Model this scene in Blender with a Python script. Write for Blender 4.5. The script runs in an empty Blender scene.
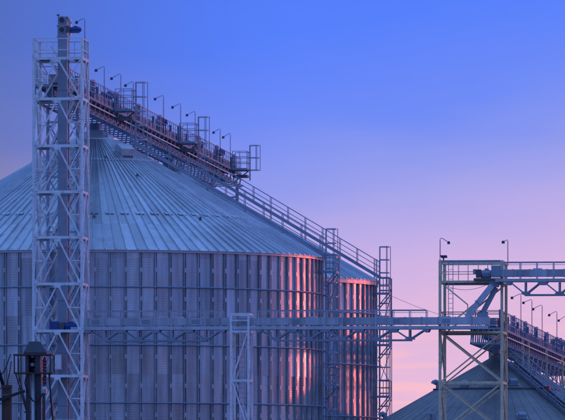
import bpy, bmesh, math, random
from mathutils import Vector, Matrix
random.seed(7)
sc = bpy.context.scene
COL = sc.collection
R_ = math.radians

# ------------------------------------------------------------------ camera
F = 6583.0            # focal length in photograph pixels (565 wide): a long telephoto lens
CX, HZ = 282.5, 535.0 # principal column, horizon row (below the frame)
EYE = 1.7
cam_d = bpy.data.cameras.new('camera')
cam = bpy.data.objects.new('camera', cam_d); COL.objects.link(cam)
cam.location = (0, 0, EYE); cam.rotation_euler = (R_(90), 0, 0)
cam_d.sensor_width = 36.0; cam_d.lens = F / 565.0 * 36.0
cam_d.shift_y = (HZ - 210.0) / 565.0
cam_d.clip_start = 1.0; cam_d.clip_end = 20000.0
sc.camera = cam

# ------------------------------------------------------------------ sky (dusk)
SUN_AZ, SUN_EL = R_(51), R_(2.6)
SUN_DIR = Vector((math.sin(SUN_AZ)*math.cos(SUN_EL), math.cos(SUN_AZ)*math.cos(SUN_EL), math.sin(SUN_EL)))
def lin(r, g, b):
    f = lambda c: c/12.92 if c <= .04045 else ((c+.055)/1.055)**2.4
    return (f(r/255), f(g/255), f(b/255), 1)
world = bpy.data.worlds.new('World'); sc.world = world; world.use_nodes = True
nt = world.node_tree; nt.nodes.clear()
def N(t, **k):
    n = nt.nodes.new(t)
    for a, b in k.items(): setattr(n, a, b)
    return n
def math_n(op, a, b=None, c=None, clamp=False):
    n = N('ShaderNodeMath', operation=op, use_clamp=clamp)
    for i, v in enumerate((a, b, c)):
        if v is None: continue
        if isinstance(v, (int, float)): n.inputs[i].default_value = v
        else: nt.links.new(v, n.inputs[i])
    return n.outputs[0]
def maprange(v, a, b, c, d, smooth=True):
    n = N('ShaderNodeMapRange', interpolation_type='SMOOTHSTEP' if smooth else 'LINEAR')
    nt.links.new(v, n.inputs[0])
    for i, x in enumerate((a, b, c, d)): n.inputs[i+1].default_value = x
    return n.outputs[0]
def ramp(fac, stops):
    n = N('ShaderNodeValToRGB'); cr = n.color_ramp
    while len(cr.elements) > 1: cr.elements.remove(cr.elements[-1])
    cr.elements[0].position = stops[0][0]; cr.elements[0].color = stops[0][1]
    for p, c in stops[1:]:
        e = cr.elements.new(p); e.color = c
    nt.links.new(fac, n.inputs[0]); return n.outputs[0]
def mixc(fac, a, b, bt='MIX'):
    n = N('ShaderNodeMix', data_type='RGBA', blend_type=bt)
    if isinstance(fac, (int, float)): n.inputs[0].default_value = fac
    else: nt.links.new(fac, n.inputs[0])
    for i, v in ((6, a), (7, b)):
        if isinstance(v, tuple): n.inputs[i].default_value = v
        else: nt.links.new(v, n.inputs[i])
    return n.outputs[2]
tc = N('ShaderNodeTexCoord'); sep = N('ShaderNodeSeparateXYZ'); nt.links.new(tc.outputs['Generated'], sep.inputs[0])
X_, Y_, Z_ = sep.outputs
el = math_n('MULTIPLY', math_n('ARCSINE', Z_), 180/math.pi)
az = math_n('MULTIPLY', math_n('ARCTAN2', X_, Y_), 180/math.pi)
hz = N('ShaderNodeCombineXYZ'); nt.links.new(math_n('MULTIPLY', az, 0.5), hz.inputs[0]); nt.links.new(math_n('MULTIPLY', el, 1.6), hz.inputs[1])
hn = N('ShaderNodeTexNoise'); hn.inputs['Scale'].default_value = 1.0; hn.inputs['Detail'].default_value = 3.0; nt.links.new(hz.outputs[0], hn.inputs['Vector'])
# the pink reaches higher towards the sunset, and the haze is a little uneven
tilt = math_n('MULTIPLY', math_n('MINIMUM', math_n('MAXIMUM', math_n('SUBTRACT', az, 1.6), -2.3), 3.0), -0.17)
ele = math_n('ADD', math_n('ADD', el, tilt), math_n('MULTIPLY', math_n('SUBTRACT', hn.outputs[0], .5), .55))
low = ramp(maprange(ele, 0, 6, 0, 1, False), [
    (0.00, lin(244, 188, 204)), (1.05/6, lin(236, 187, 216)), (1.5/6, lin(228, 186, 221)), (2.05/6, lin(222, 184, 224)),
    (2.55/6, lin(198, 176, 230)), (3.0/6, lin(168, 165, 234)), (3.4/6, lin(140, 153, 238)), (3.8/6, lin(112, 140, 246)),
    (4.65/6, lin(86, 128, 252)), (1.0, lin(78, 120, 246))])
high = ramp(maprange(el, 6, 90, 0, 1, False), [
    (0.0, lin(78, 120, 246)), (0.12, lin(90, 136, 244)), (0.45, lin(108, 150, 232)), (1.0, lin(100, 142, 224))])
high = mixc(maprange(el, 6, 30, 0, 1), high, mixc(1.0, high, (1.3, 1.3, 1.25, 1), 'MULTIPLY'))
base = mixc(maprange(el, 5.2, 8.0, 0, 1), low, high)
# the side of the sky away from the sunset is darker and greyer
fr = maprange(az, -3.6, 0.2, 0, 1); bk = maprange(az, 90, 170, 1, 0)
lit = math_n('MULTIPLY', fr, bk)
# (there the low band turns from mauve beside the view to slate blue opposite the sun)
anti = math_n('MAXIMUM', maprange(az, -8, -60, 0, 1), maprange(az, 110, 160, 0, 1))
cool = mixc(math_n('MULTIPLY', anti, maprange(el, 9, 3, 0, 1)), base, lin(140, 160, 226))
tint = mixc(maprange(el, 4, 18, 0, 1), (0.96, 0.67, 0.45, 1), (0.95, 0.95, 0.93, 1))
tint = mixc(math_n('MULTIPLY', anti, 0.8), tint, (1.0, 1.0, 0.95, 1))
dusk = mixc(1.0, cool, tint, 'MULTIPLY')
sky = mixc(lit, dusk, base)
# faint pink cloud streaks low over the horizon
mp = N('ShaderNodeCombineXYZ')
nt.links.new(math_n('MULTIPLY', az, 0.9), mp.inputs[0]); nt.links.new(math_n('MULTIPLY', el, 9.0), mp.inputs[1])
nz = N('ShaderNodeTexNoise'); nz.inputs['Scale'].default_value = 1.0; nz.inputs['Detail'].default_value = 4.0
nt.links.new(mp.outputs[0], nz.inputs['Vector'])
st = math_n('MULTIPLY', maprange(nz.outputs[0], .44, .62, 0, 1), maprange(el, 2.2, 1.2, 0, .75))
sky = mixc(st, sky, lin(254, 192, 204))
# glow round the low sun
dot = N('ShaderNodeVectorMath', operation='DOT_PRODUCT'); nt.links.new(tc.outputs['Generated'], dot.inputs[0]); dot.inputs[1].default_value = SUN_DIR
gl = math_n('POWER', math_n('MAXIMUM', dot.outputs['Value'], 0.0), 18.0)
gl = math_n('MULTIPLY', gl, maprange(el, 30, 0, 0, 1))
sky = mixc(math_n('MULTIPLY', gl, 0.7), sky, (1.15, .52, .34, 1))
bg = N('ShaderNodeBackground'); nt.links.new(sky, bg.inputs[0]); bg.inputs[1].default_value = 1.0
out = N('ShaderNodeOutputWorld'); nt.links.new(bg.outputs[0], out.inputs[0])

sun_d = bpy.data.lights.new('sun', 'SUN'); sun_d.energy = 0.45; sun_d.angle = R_(1.2); sun_d.color = (1.0, .15, .11)
sun = bpy.data.objects.new('sun', sun_d); COL.objects.link(sun)
sun.rotation_euler = (-SUN_DIR).to_track_quat('-Z', 'Y').to_euler(); sun.location = (300, 300, 60)

vs = sc.view_settings
vs.view_transform = 'Standard'; vs.look = 'None'; vs.exposure = 0.0; vs.gamma = 1.0; vs.use_curve_mapping = False
sc.cycles.max_bounces = 6

# ------------------------------------------------------------------ materials
MATS = {}
def material(name, col, rough=.5, metal=0.0, var=.12, bump=0.0, scale=1.5, corr=0.0, streak=0.0, rnd=0.0, dirt=None, rvar=.08):
    m = bpy.data.materials.new(name); m.use_nodes = True; t = m.node_tree; b = t.nodes['Principled BSDF']
    L = t.links.new
    def nn(ty, **k):
        n = t.nodes.new(ty)
        for a, v in k.items(): setattr(n, a, v)
        return n
    def mx(bt, fac, a, c):
        n = nn('ShaderNodeMix', data_type='RGBA', blend_type=bt)
        for i, v in ((0, fac), (6, a), (7, c)):
            if isinstance(v, (int, float, tuple)): n.inputs[i].default_value = v
            else: L(v, n.inputs[i])
        return n.outputs[2]
    def mr(v, a, bb, c, d):
        n = nn('ShaderNodeMapRange'); L(v, n.inputs[0])
        for i, x in enumerate((a, bb, c, d)): n.inputs[i+1].default_value = x
        return n.outputs[0]
    def grey(v):
        n = nn('ShaderNodeCombineColor')
        for i in range(3): L(v, n.inputs[i])
        return n.outputs[0]
    geo = nn('ShaderNodeNewGeometry')
    no = nn('ShaderNodeTexNoise'); no.inputs['Scale'].default_value = scale; no.inputs['Detail'].default_value = 6
    L(geo.outputs['Position'], no.inputs['Vector'])
    c = mx('MULTIPLY', 1.0, (*col, 1), grey(mr(no.outputs[0], .3, .7, 1-var, 1+var)))
    if streak:
        mp_ = nn('ShaderNodeMapping'); mp_.inputs['Scale'].default_value = (3.2, 3.2, .22); L(geo.outputs['Position'], mp_.inputs[0])
        n2 = nn('ShaderNodeTexNoise'); n2.inputs['Scale'].default_value = 1.0; n2.inputs['Detail'].default_value = 5; L(mp_.outputs[0], n2.inputs['Vector'])
        c = mx('MULTIPLY', 1.0, c, grey(mr(n2.outputs[0], .3, .72, 1-streak, 1+streak*.6)))
    if rnd:
        oi = nn('ShaderNodeObjectInfo')
        c = mx('MULTIPLY', 1.0, c, grey(mr(oi.outputs['Random'], 0, 1, 1-rnd, 1+rnd)))
    if dirt:
        n3 = nn('ShaderNodeTexNoise'); n3.inputs['Scale'].default_value = scale*2.7; n3.inputs['Detail'].default_value = 8; L(geo.outputs['Position'], n3.inputs['Vector'])
        c = mx('MIX', mr(n3.outputs[0], .56, .72, 0, .85), c, (*dirt, 1))
    L(c, b.inputs['Base Color'])
    b.inputs['Metallic'].default_value = metal
    L(mr(no.outputs[0], .25, .75, rough-rvar, rough+rvar), b.inputs['Roughness'])
    h = None
    if corr:
        se = nn('ShaderNodeSeparateXYZ'); L(geo.outputs['Position'], se.inputs[0])
        s = nn('ShaderNodeMath', operation='MULTIPLY'); L(se.outputs[2], s.inputs[0]); s.inputs[1].default_value = 2*math.pi/.1542
        s2 = nn('ShaderNodeMath', operation='SINE'); L(s.outputs[0], s2.inputs[0])
        bp = nn('ShaderNodeBump'); bp.inputs['Strength'].default_value = corr; bp.inputs['Distance'].default_value = .012; L(s2.outputs[0], bp.inputs['Height'])
        h = bp.outputs[0]
    if bump:
        bp = nn('ShaderNodeBump'); bp.inputs['Strength'].default_value = bump; bp.inputs['Distance'].default_value = .05; L(no.outputs[0], bp.inputs['Height'])
        if h is not None: L(h, bp.inputs['Normal'])
        h = bp.outputs[0]
    if h is not None: L(h, b.inputs['Normal'])
    MATS[name] = m; return m
material('galvanised_wall', (.49, .53, .55), .37, .65, .14, .14, .8, corr=.08, streak=.30, rnd=.20, rvar=.15)
material('galvanised_roof', (.58, .61, .63), .40, .55, .14, .06, .35, streak=.10, rnd=.16, dirt=(.50, .50, .50))
material('stiffener_steel', (.44, .45, .47), .5, .45, .15, .0, 2.0, streak=.25, rnd=.1)
material('splice_steel', (.50, .51, .53), .42, .5, .15, .0, 2.0)
material('gallery_steel', (.10, .17, .26), .5, .2, .2, .0, 2.0)
material('galvanised_steel', (.52, .52, .54), .42, .6, .14, .0, 2.0)
material('weathered_roof', (.28, .265, .25), .55, .3, .2, .05, .5, rnd=.06, streak=.12, dirt=(.23, .215, .2))
material('pale_paint', (.84, .84, .83), .45, 0, .10, .05, 1.8, dirt=(.55, .49, .45))
material('cream_paint', (.78, .64, .39), .5, 0, .12, .05, 1.8, dirt=(.28, .20, .13))
material('casing_paint', (.47, .49, .51), .42, .25, .14, .03, .9, rnd=.2, streak=.15)
material('blue_grey_paint', (.29, .34, .39), .42, .2, .14, .03, 1.2)
material('dark_steel', (.12, .125, .14), .5, .4, .2, .0, 2.0)
material('rail_steel', (.28, .35, .43), .42, .4, .15, .0, 2.0)
material('motor_blue', (.015, .07, .26), .35, 0, .1)
material('lamp_black', (.05, .05, .06), .5, 0, .1)
material('red_ceramic', (.17, .02, .02), .25, 0, .15)
material('white_ceramic', (.72, .72, .72), .25, 0, .1)
material('rusty_steel', (.10, .045, .03), .75, 0, .35, .3, 6)
material('housing_paint', (.05, .05, .065), .55, 0, .15, .05, 4)
material('cable_black', (.015, .015, .017), .5, 0, .1)
material('grating', (.10, .11, .12), .5, .4, .1)
material('signal_red', (.6, .03, .02), .4, 0, .05)
material('ground_soil', (.11, .11, .11), .95, 0, .35, .4, .25)

# ------------------------------------------------------------------ helpers
TH = math.atan(4.13/40.4)            # the plant's own axes: U across, V away along the silo rows
CT, ST = math.cos(TH), math.sin(TH)
def toW(U, V): return (U*CT + V*ST, -U*ST + V*CT)
def toP(X, Y): return (X*CT - Y*ST, X*ST + Y*CT)
def px(x, y, D):                      # photograph pixel at depth D -> plant coordinates
    X = (x-CX)*D/F; U, V = toP(X, D)
    return Vector((U, V, EYE + (HZ-y)*D/F))
def Zat(y, D): return EYE + (HZ-y)*D/F

def tag(o, label=None, cat=None, group=None, kind=None):
    if label: o['label'] = label
    if cat: o['category'] = cat
    if group: o['group'] = group
    if kind: o['kind'] = kind
    return o
class T:                              # a thing: an Empty at its base, axes along the plant
    def __init__(s, name, label, cat, P, group=None, rot=0):
        s.o = bpy.data.objects.new(name, None); COL.objects.link(s.o)
        x, y = toW(P[0], P[1]); s.o.location = (x, y, P[2]); s.o.rotation_euler = (0, 0, -TH + rot)
        s.o.empty_display_size = .3
        s.P = Vector(P); s.rot = rot
        tag(s.o, label, cat, group)
    def l(s, p):                      # plant -> local
        d = Vector(p) - s.P
        if s.rot:
            c, n = math.cos(-s.rot), math.sin(-s.rot)
            d = Vector((d.x*c - d.y*n, d.x*n + d.y*c, d.z))
        return d
def par(p): return p.o if isinstance(p, T) else p
def link(name, me, parent):
    o = bpy.data.objects.new(name, me); COL.objects.link(o)
    if parent is not None: o.parent = par(parent)
    return o
UNIT = {}
def unit(shape, mat):
    k = (shape, mat)
    if k in UNIT: return UNIT[k]
    if shape == 'box': prof = [(-.5, -.5), (.5, -.5), (.5, .5), (-.5, .5)]
    elif shape == 'angle': prof = [(-.5, -.5), (.5, -.5), (.5, -.34), (-.34, -.34), (-.34, .5), (-.5, .5)]
    elif shape == 'channel': prof = [(-.5, -.5), (.5, -.5), (.5, -.38), (-.36, -.38), (-.36, .38), (.5, .38), (.5, .5), (-.5, .5)]
    else: prof = [(.5*math.cos(a*math.pi/4), .5*math.sin(a*math.pi/4)) for a in range(8)]
    n = len(prof)
    v = [(-.5, y, z) for y, z in prof] + [(.5, y, z) for y, z in prof]
    f = [(i, i+n, (i+1) % n + n, (i+1) % n)[::-1] for i in range(n)] + [tuple(range(n))[::-1], tuple(range(n, 2*n))]
    me = bpy.data.meshes.new(shape+'_'+mat); me.from_pydata(v, [], f)
    bm = bmesh.new(); bm.from_mesh(me); bmesh.ops.recalc_face_normals(bm, faces=bm.faces[:]); bm.to_mesh(me); bm.free()
    if shape == 'round':
        for p in me.polygons: p.use_smooth = len(p.vertices) == 4
    me.materials.append(MATS[mat]); UNIT[k] = me; return me
def bar(name, parent, p, q, w, mat, h=None, shape='box', up=(0, 0, 1)):
    p, q = Vector(p), Vector(q); d = q-p; L = d.length; x = d/L; u = Vector(up)
    if abs(x.dot(u)) > .98: u = Vector((0, 1, 0))
    y = u.cross(x).normalized(); z = x.cross(y)
    h = w if h is None else h
    M = Matrix(((x.x*L, y.x*w, z.x*h, 0), (x.y*L, y.y*w, z.y*h, 0), (x.z*L, y.z*w, z.z*h, 0), (0, 0, 0, 1)))
    M.translation = (p+q)/2
    o = link(name, unit(shape, mat), parent); o.matrix_basis = M; return o
def box(name, parent, lo, hi, mat):
    lo, hi = Vector(lo), Vector(hi); c = (lo+hi)/2; s = hi-lo
    o = link(name, unit('box', mat), parent); o.location = c; o.scale = s; return o
def mesh(name, v, f, mat, parent=None, smooth=False, recalc=True):
    me = bpy.data.meshes.new(name); me.from_pydata([tuple(a) for a in v], [], f)
    if recalc:
        bm = bmesh.new(); bm.from_mesh(me); bmesh.ops.recalc_face_normals(bm, faces=bm.faces[:]); bm.to_mesh(me); bm.free()
    if smooth:
        for p in me.polygons: p.use_smooth = True
    me.materials.append(MATS[mat]); return link(name, me, parent)
def tube_geo(pts, r, n=8, closed=False):
    pts = [Vector(p) for p in pts]; v = []; f = []; m = len(pts); prev = None
    for i, p in enumerate(pts):
        if closed: d = pts[(i+1) % m]-pts[i-1]
        else: d = pts[min(i+1, m-1)]-pts[max(i-1, 0)]
        d.normalize()
        a = prev if prev is not None else (Vector((0, 0, 1)) if abs(d.z) < .9 else Vector((1, 0, 0)))
        a = (a - d*a.dot(d)).normalized(); prev = a; b = d.cross(a)
        rr = r[i] if isinstance(r, (list, tuple)) else r
        v += [p + (a*math.cos(2*math.pi*k/n) + b*math.sin(2*math.pi*k/n))*rr for k in range(n)]
    for i in range(m if closed else m-1):
        j = (i+1) % m
        f += [(i*n+k, i*n+(k+1) % n, j*n+(k+1) % n, j*n+k) for k in range(n)]
    if not closed: f += [tuple(range(n))[::-1], tuple(range((m-1)*n, m*n))]
    return v, f
def tube(name, parent, pts, r, mat, n=8, closed=False):
    v, f = tube_geo(pts, r, n, closed); o = mesh(name, v, f, mat, parent)
    for p in o.data.polygons: p.use_smooth = len(p.vertices) == 4
    return o
def lathe(name, parent, prof, mat, n=16, axis='z', loc=(0, 0, 0)):
    v = []; f = []; m = len(prof)
    for k in range(n):
        a = 2*math.pi*k/n
        for r, z in prof:
            p = (r*math.cos(a), r*math.sin(a), z)
            if axis == 'x': p = (z, p[0], p[1])
            if axis == 'y': p = (p[0], z, p[1])
            v.append(Vector(p)+Vector(loc))
    for k in range(n):
        j = (k+1) % n
        for i in range(m-1): f.append((k*m+i, j*m+i, j*m+i+1, k*m+i+1))
    if prof[0][0] > 1e-6: f.append(tuple(k*m for k in range(n)))
    if prof[-1][0] > 1e-6: f.append(tuple(k*m+m-1 for k in range(n))[::-1])
    return mesh(name, v, f, mat, parent)

# ------------------------------------------------------------------ ground
g = mesh('ground', [(-4000, -1000, 0), (4000, -1000, 0), (4000, 9000, 0), (-4000, 9000, 0)], [(0, 1, 2, 3)], 'ground_soil'); tag(g, kind='structure')

# ------------------------------------------------------------------ silos
U1, V1 = toP(-12.4, 435.0)
V2 = toP(-8.27, 475.4)[1]
US, V3 = toP(14.5, 445.0)
V4 = V3 + 26.0
EAVE, RAD, SLOPE = 20.0, 15.0, .568
_panel = {}
def panel_mesh(w, h, mat):
    k = (round(w, 3), round(h, 3), mat)
    if k in _panel: return _panel[k]
    t = .01; v = []; f = []
    n = 2                                   # slightly bowed plate following the wall's curve
    bow = w*w/(8*RAD)
    xs = [(-.5, -bow), (0, 0), (.5, -bow)]
    for z in (0, -h):
        for a, bx in xs: v.append((bx, a*w, z))
        for a, bx in xs: v.append((bx-t, a*w, z))
    m = 6
    f = [(0, 1, 1+m, m), (1, 2, 2+m, 1+m), (3, 4, 4+m, 3+m)[::-1], (4, 5, 5+m, 4+m)[::-1], (0, 3, 3+m, m), (2, 5, 5+m, 2+m), (0, 1, 4, 3), (1, 2, 5, 4), (m, m+1, m+4, m+3), (m+1, m+2, m+5, m+4)]
    me = bpy.data.meshes.new('wall_panel'); me.from_pydata(v, [], f)
    bm = bmesh.new(); bm.from_mesh(me); bmesh.ops.recalc_face_normals(bm, faces=bm.faces[:]); bm.to_mesh(me); bm.free()
    me.materials.append(MATS[mat]); _panel[k] = me; return me

def silo(name, label, U, V, rad, eave, slope, nb, nr, wall_mat, roof_mat, show=None, band=.13, rib=.10, lap=12.1, group='grain silos'):
    s = T(name, label, 'silo', (U, V, 0), group)
    # ---- wall: sheets between stiffeners
    tiers = [0, .61]
    while tiers[-1] + 1.85 < eave - .2: tiers.append(tiers[-1]+1.85)
    tiers.append(eave - .15)
    rest_v, rest_f = [], []
    w = 2*rad*math.tan(math.pi/nb)
    a0 = math.atan2(-(V*CT-U*ST), -(U*CT+V*ST))   # azimuth (world) towards the camera
    for k in range(nb):
        ang = 2*math.pi*(k+.5)/nb
        wa = ang - TH                              # world azimuth of this bay
        rel = math.degrees((wa - a0 + math.pi) % (2*math.pi) - math.pi)
        for i in range(len(tiers)-1):
            h = tiers[i+1]-tiers[i]; z = eave - tiers[i]
            rr = rad - .006*(i % 2)
            me = panel_mesh(w, h, wall_mat)
            dz, tilt, lean = 0, R_(random.gauss(0, 1.3)), R_(random.gauss(0, .35))
            M = Matrix.Translation((rr*math.cos(ang), rr*math.sin(ang), z)) @ Matrix.Rotation(ang+tilt, 4, 'Z') @ Matrix.Rotation(lean, 4, 'Y')
            if show and show(rel, i):
                o = link('wall_panel', me, s); o.matrix_basis = M
            else:
                b0 = len(rest_v)
                rest_v += [M @ q.co for q in me.vertices]; rest_f += [tuple(b0+j for j in p.vertices) for p in me.polygons]
    o = mesh('wall_sheeting', rest_v, rest_f, wall_mat, s, recalc=False); o['kind'] = 'stuff'
    # ---- stiffeners: open channels with splice plates
    prof = [(0, -.09), (.12, -.09), (.12, -.03), (.105, -.03), (.105, -.075), (.015, -.075), (.015, .075), (.105, .075), (.105, .03), (.12, .03), (.12, .09), (0, .09)]
    n = len(prof); v = [(x, y, 0) for x, y in prof] + [(x, y, eave-.03) for x, y in prof]
    f = [(i, (i+1) % n, (i+1) % n+n, i+n) for i in range(n)] + [tuple(range(n)), tuple(range(n, 2*n))]
    z = eave - 1.36
    while z > .5:
        b0 = len(v); hh, ww = .14, .075
        for x in (.11, .13):
            v += [(x, -ww, z-hh), (x, ww, z-hh), (x, ww, z+hh), (x, -ww, z+hh)]
        f += [tuple(b0+j for j in q) for q in ((0, 1, 2, 3), (4, 5, 6, 7), (0, 1, 5, 4), (1, 2, 6, 5), (2, 3, 7, 6), (3, 0, 4, 7))]
        z -= 1.85
    me = bpy.data.meshes.new('stiffener'); me.from_pydata(v, [], f)
    bm = bmesh.new(); bm.from_mesh(me); bmesh.ops.recalc_face_normals(bm, faces=bm.faces[:]); bm.to_mesh(me); bm.free()
    me.materials.append(MATS['stiffener_steel']); me.materials.append(MATS['splice_steel'])
    for i, p in enumerate(me.polygons): p.material_index = 1 if i >= n+2 else 0
    for k in range(nb):
        ang = 2*math.pi*k/nb; r = rad/math.cos(math.pi/nb) - .004
        o = link('stiffener', me, s); o.location = (r*math.cos(ang), r*math.sin(ang), 0); o.rotation_euler = (0, 0, ang)
    def ring(nm, r, z, t, mat, hh=None):
        pts = [(r*math.cos(2*math.pi*(k)/nb), r*math.sin(2*math.pi*(k)/nb), z) for k in range(nb)]
        return tube(nm, s, pts, t, mat, 6, True)
    z = eave - 2.46
    while z > .5:
        ring('wind_ring', rad + .2, z, .05, 'rail_steel'); z -= 3.7
    # eave angle
    v, f = [], []
    for k in range(nb):
        a = 2*math.pi*k/nb
        for r, z in ((rad+.13, eave-.12-band), (rad+.19, eave-.12-band), (rad+.19, eave-.12), (rad+.13, eave-.12)): v.append((r*math.cos(a), r*math.sin(a), z))
    for k in range(nb):
        j = (k+1) % nb
        f += [(k*4+i, j*4+i, j*4+(i+1) % 4, k*4+(i+1) % 4) for i in range(4)]
    mesh('eave_ring', v, f, 'galvanised_steel', s)
    # ---- roof panels in two courses, a standing rib on one edge of each
    top = eave + slope*(rad)            # virtual apex
    rc = 1.45 if rad > 12 else .32
    def zr(r): return top - slope*r
    def wedge(r0, r1, lift, half, rib):
        ca, sa = math.cos(half), math.sin(half); v = []; f = []
        for r in (r0, r1):
            for sgn in (-1, 1):
                v += [(r*ca, sgn*r*sa, zr(r)+lift), (r*ca, sgn*r*sa, zr(r)+lift-.02)]
        f = [(0, 2, 6, 4), (1, 3, 7, 5)[::-1], (0, 1, 5, 4), (2, 3, 7, 6), (0, 1, 3, 2), (4, 5, 7, 6)]
        b0 = len(v); rw, rh = .05, rib      # rib along the -side edge
        for r in (r0, r1+.03):
            for dy, dz in ((-rw, -.015), (rw, -.015), (rw*.6, rh), (-rw*.6, rh)):
                v.append((r*ca, -r*sa+dy, zr(r)+lift+dz))
        f += [tuple(b0+j for j in q) for q in ((0, 1, 5, 4), (1, 2, 6, 5), (2, 3, 7, 6), (3, 0, 4, 7), (0, 1, 2, 3), (4, 5, 6, 7))]
        me = bpy.data.meshes.new('roof_panel'); me.from_pydata(v, [], f)
        bm = bmesh.new(); bm.from_mesh(me); bmesh.ops.recalc_face_normals(bm, faces=bm.faces[:]); bm.to_mesh(me); bm.free()
        me.materials.append(MATS[roof_mat]); return me
    half = math.pi/nr
    lo = wedge(lap-.15, rad+.27, .06, half, rib+.01); hi = wedge(rc-.1, lap, .066, half, rib)
    for k in range(nr):
        for me in (lo, hi):
            o = link('roof_panel', me, s); o.rotation_euler = (R_(random.gauss(0, .02)), 0, 2*math.pi*k/nr + .01)
    # cap
    lathe('roof_cap', s, [(rc+.12, zr(rc)-.05), (rc+.12, zr(rc)+.16), (rc*.5, zr(rc*.5)+.2), (0.001, zr(0)+.1)], roof_mat, 24)
    return s, zr

lab1 = 'large round corrugated steel grain silo with blue ribbed cone roof behind the tall white tower'
s1, zr1 = silo('grain_silo', lab1, U1, V1, RAD, EAVE, SLOPE, 96, 136, 'galvanised_wall', 'galvanised_roof',
               show=lambda rel, i: -29 < rel < 93 and i < 7)
s2, zr2 = silo('grain_silo', 'second large steel grain silo with bright eave band, half hidden behind the first big silo', U1, V2, RAD, EAVE, SLOPE, 96, 136,
               'galvanised_wall', 'galvanised_roof', show=lambda rel, i: 48 < rel < 93 and i < 7, band=.27)
E3 = 12.15 + EYE - .57*9.5
s3, zr3 = silo('small_silo', 'lower grey cone-roofed silo with box vents, under the cream steel tower', US, V3, 9.5, E3, .57, 60, 64,
               'galvanised_wall', 'weathered_roof', lap=6.5, rib=.025, group='lower silos')
s4, zr4 = silo('small_silo', 'lower grey silo mostly hidden behind the roof stair at the right edge', US, V4, 9.5, E3, .57, 60, 64,
               'galvanised_wall', 'weathered_roof', lap=6.5, rib=.025, group='lower silos')

# roof fittings of the first silo
def on_roof(th, zr, dx, dy): return Vector((dx, dy, zr(math.hypot(dx, dy))))
def roof_from_px(s, zr, x, y, D0):                 # point of the near roof face seen at a pixel
    best = None
    for i in range(-800, 801):
        D = D0 + i*.025
        p = s.l(px(x, y, D)); e = abs(p.z - zr(math.hypot(p.x, p.y)))
        if p.y < -.3 and (best is None or e < best[0]): best = (e, p)
    return best[1]
def vent_box(s, zr, x, y, D0, w, d, h, mat, name='roof_vent'):
    p = roof_from_px(s, zr, x, y, D0); a = math.atan2(p.y, p.x)
    V_ = [(-d/2, -w/2, -.25), (d/2, -w/2, -.6), (d/2, w/2, -.6), (-d/2, w/2, -.25),
          (-d/2, -w/2, h*.75), (d/2+.12, -w/2-.06, h*.55), (d/2+.12, w/2+.06, h*.55), (-d/2, w/2, h*.75), (-d*.1, -w/2-.03, h), (-d*.1, w/2+.03, h)]
    f = [(0, 1, 2, 3), (0, 1, 5, 8, 4), (3, 7, 9, 6, 2), (1, 2, 6, 5), (0, 4, 7, 3), (4, 8, 9, 7), (8, 5, 6, 9)]
    o = mesh(name, V_, f, mat, s); o.location = (p.x, p.y, p.z); o.rotation_euler = (0, 0, a)
    fl = mesh('flashing', [(-d/2-.15, -w/2-.15, .12+.15*.57+d/2*.57), (d/2+.15, -w/2-.15, .12-(d/2+.15)*.57+.0), (d/2+.15, w/2+.15, .12-(d/2+.15)*.57), (-d/2-.15, w/2+.15, .12+.15*.57+d/2*.57)], [(0, 1, 2, 3)], mat, o)
    return o
vb = vent_box(s1, zr1, 124, 156, 431, .95, .8, .8, 'galvanised_steel')
box('vent_mouth', vb, (.36, -.4, -.3), (.47, .4, .34), 'dark_steel')
for x, y in ((137.5, 178), (200.5, 221), (94, 219), (106, 160)):
    p = roof_from_px(s1, zr1, x, y, 428)
    o = lathe('roof_sensor', s1, [(.10, -.1), (.10, .12), (.07, .2), (.001, .24)], 'dark_steel', 8); o.location = p + Vector((0, 0, .06))
# bolt ring and the row of low cover strips across the roof panels
for rr, hh in ((4.16, .035),):
    pts = [(rr*math.cos(2*math.pi*k/68), rr*math.sin(2*math.pi*k/68), zr1(rr)+.13) for k in range(68)]
    tube('roof_band', s1, pts, hh, 'galvanised_steel', 5, True)
bolt = None
for k in range(136):
    a = 2*math.pi*(k+.5)/136 + .01
    if bolt is None:
        bolt = lathe('band_bolt', s1, [(.045, 0), (.045, .07), (.001, .08)], 'pale_paint', 6); o = bolt
    else: o = link('band_bolt', bolt.data, s1)
    o.location = (4.16*math.cos(a), 4.16*math.sin(a), zr1(4.16)+.15)
cov = None
for k in range(68):
    a = 2*math.pi*(2*k+.5)/136 + .01
    if cov is None:
        cov = mesh('lap_cover', [(-.14, -.28, .16), (.16, -.28, .0), (.16, .28, .0), (-.14, .28, .16), (-.14, -.28, .175), (.16, -.28, .02), (.16, .28, .02), (-.14, .28, .175)],
                   [(0, 1, 2, 3), (4, 5, 6, 7), (0, 1, 5, 4), (1, 2, 6, 5), (2, 3, 7, 6), (3, 0, 4, 7)], 'galvanised_roof', s1); o = cov
    else: o = link('lap_cover', cov.data, s1)
    r = 10.8; o.location = (r*math.cos(a), r*math.sin(a), zr1(r)+.03); o.rotation_euler = (0, 0, a)
# vents and hoods on the lower silo
for x, y in ((465, 386), (513, 384), (522, 418)): vent_box(s3, zr3, x, y, 440, .42, .42, .42, 'blue_grey_paint')
for x, y in ((438, 389), (385, 421), (433, 421)):
    p = roof_from_px(s3, zr3, x, y, 440)
    v, f = tube_geo([(0, 0, -.1), (0, 0, .45), (-.06, 0, .62), (-.2, 0, .7), (-.36, 0, .64), (-.44, 0, .46)], [.2, .2, .21, .22, .24, .27], 10)
    o = mesh('gooseneck_vent', v, f, 'blue_grey_paint', s3, smooth=False); o.location = p; o.scale = (.72, .72, .72)
pts = [(4.3*math.cos(2*math.pi*k/48), 4.3*math.sin(2*math.pi*k/48), zr3(4.3)+.14) for k in range(48)]
tube('roof_band', s3, pts, .05, 'dark_steel', 5, True)

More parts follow.
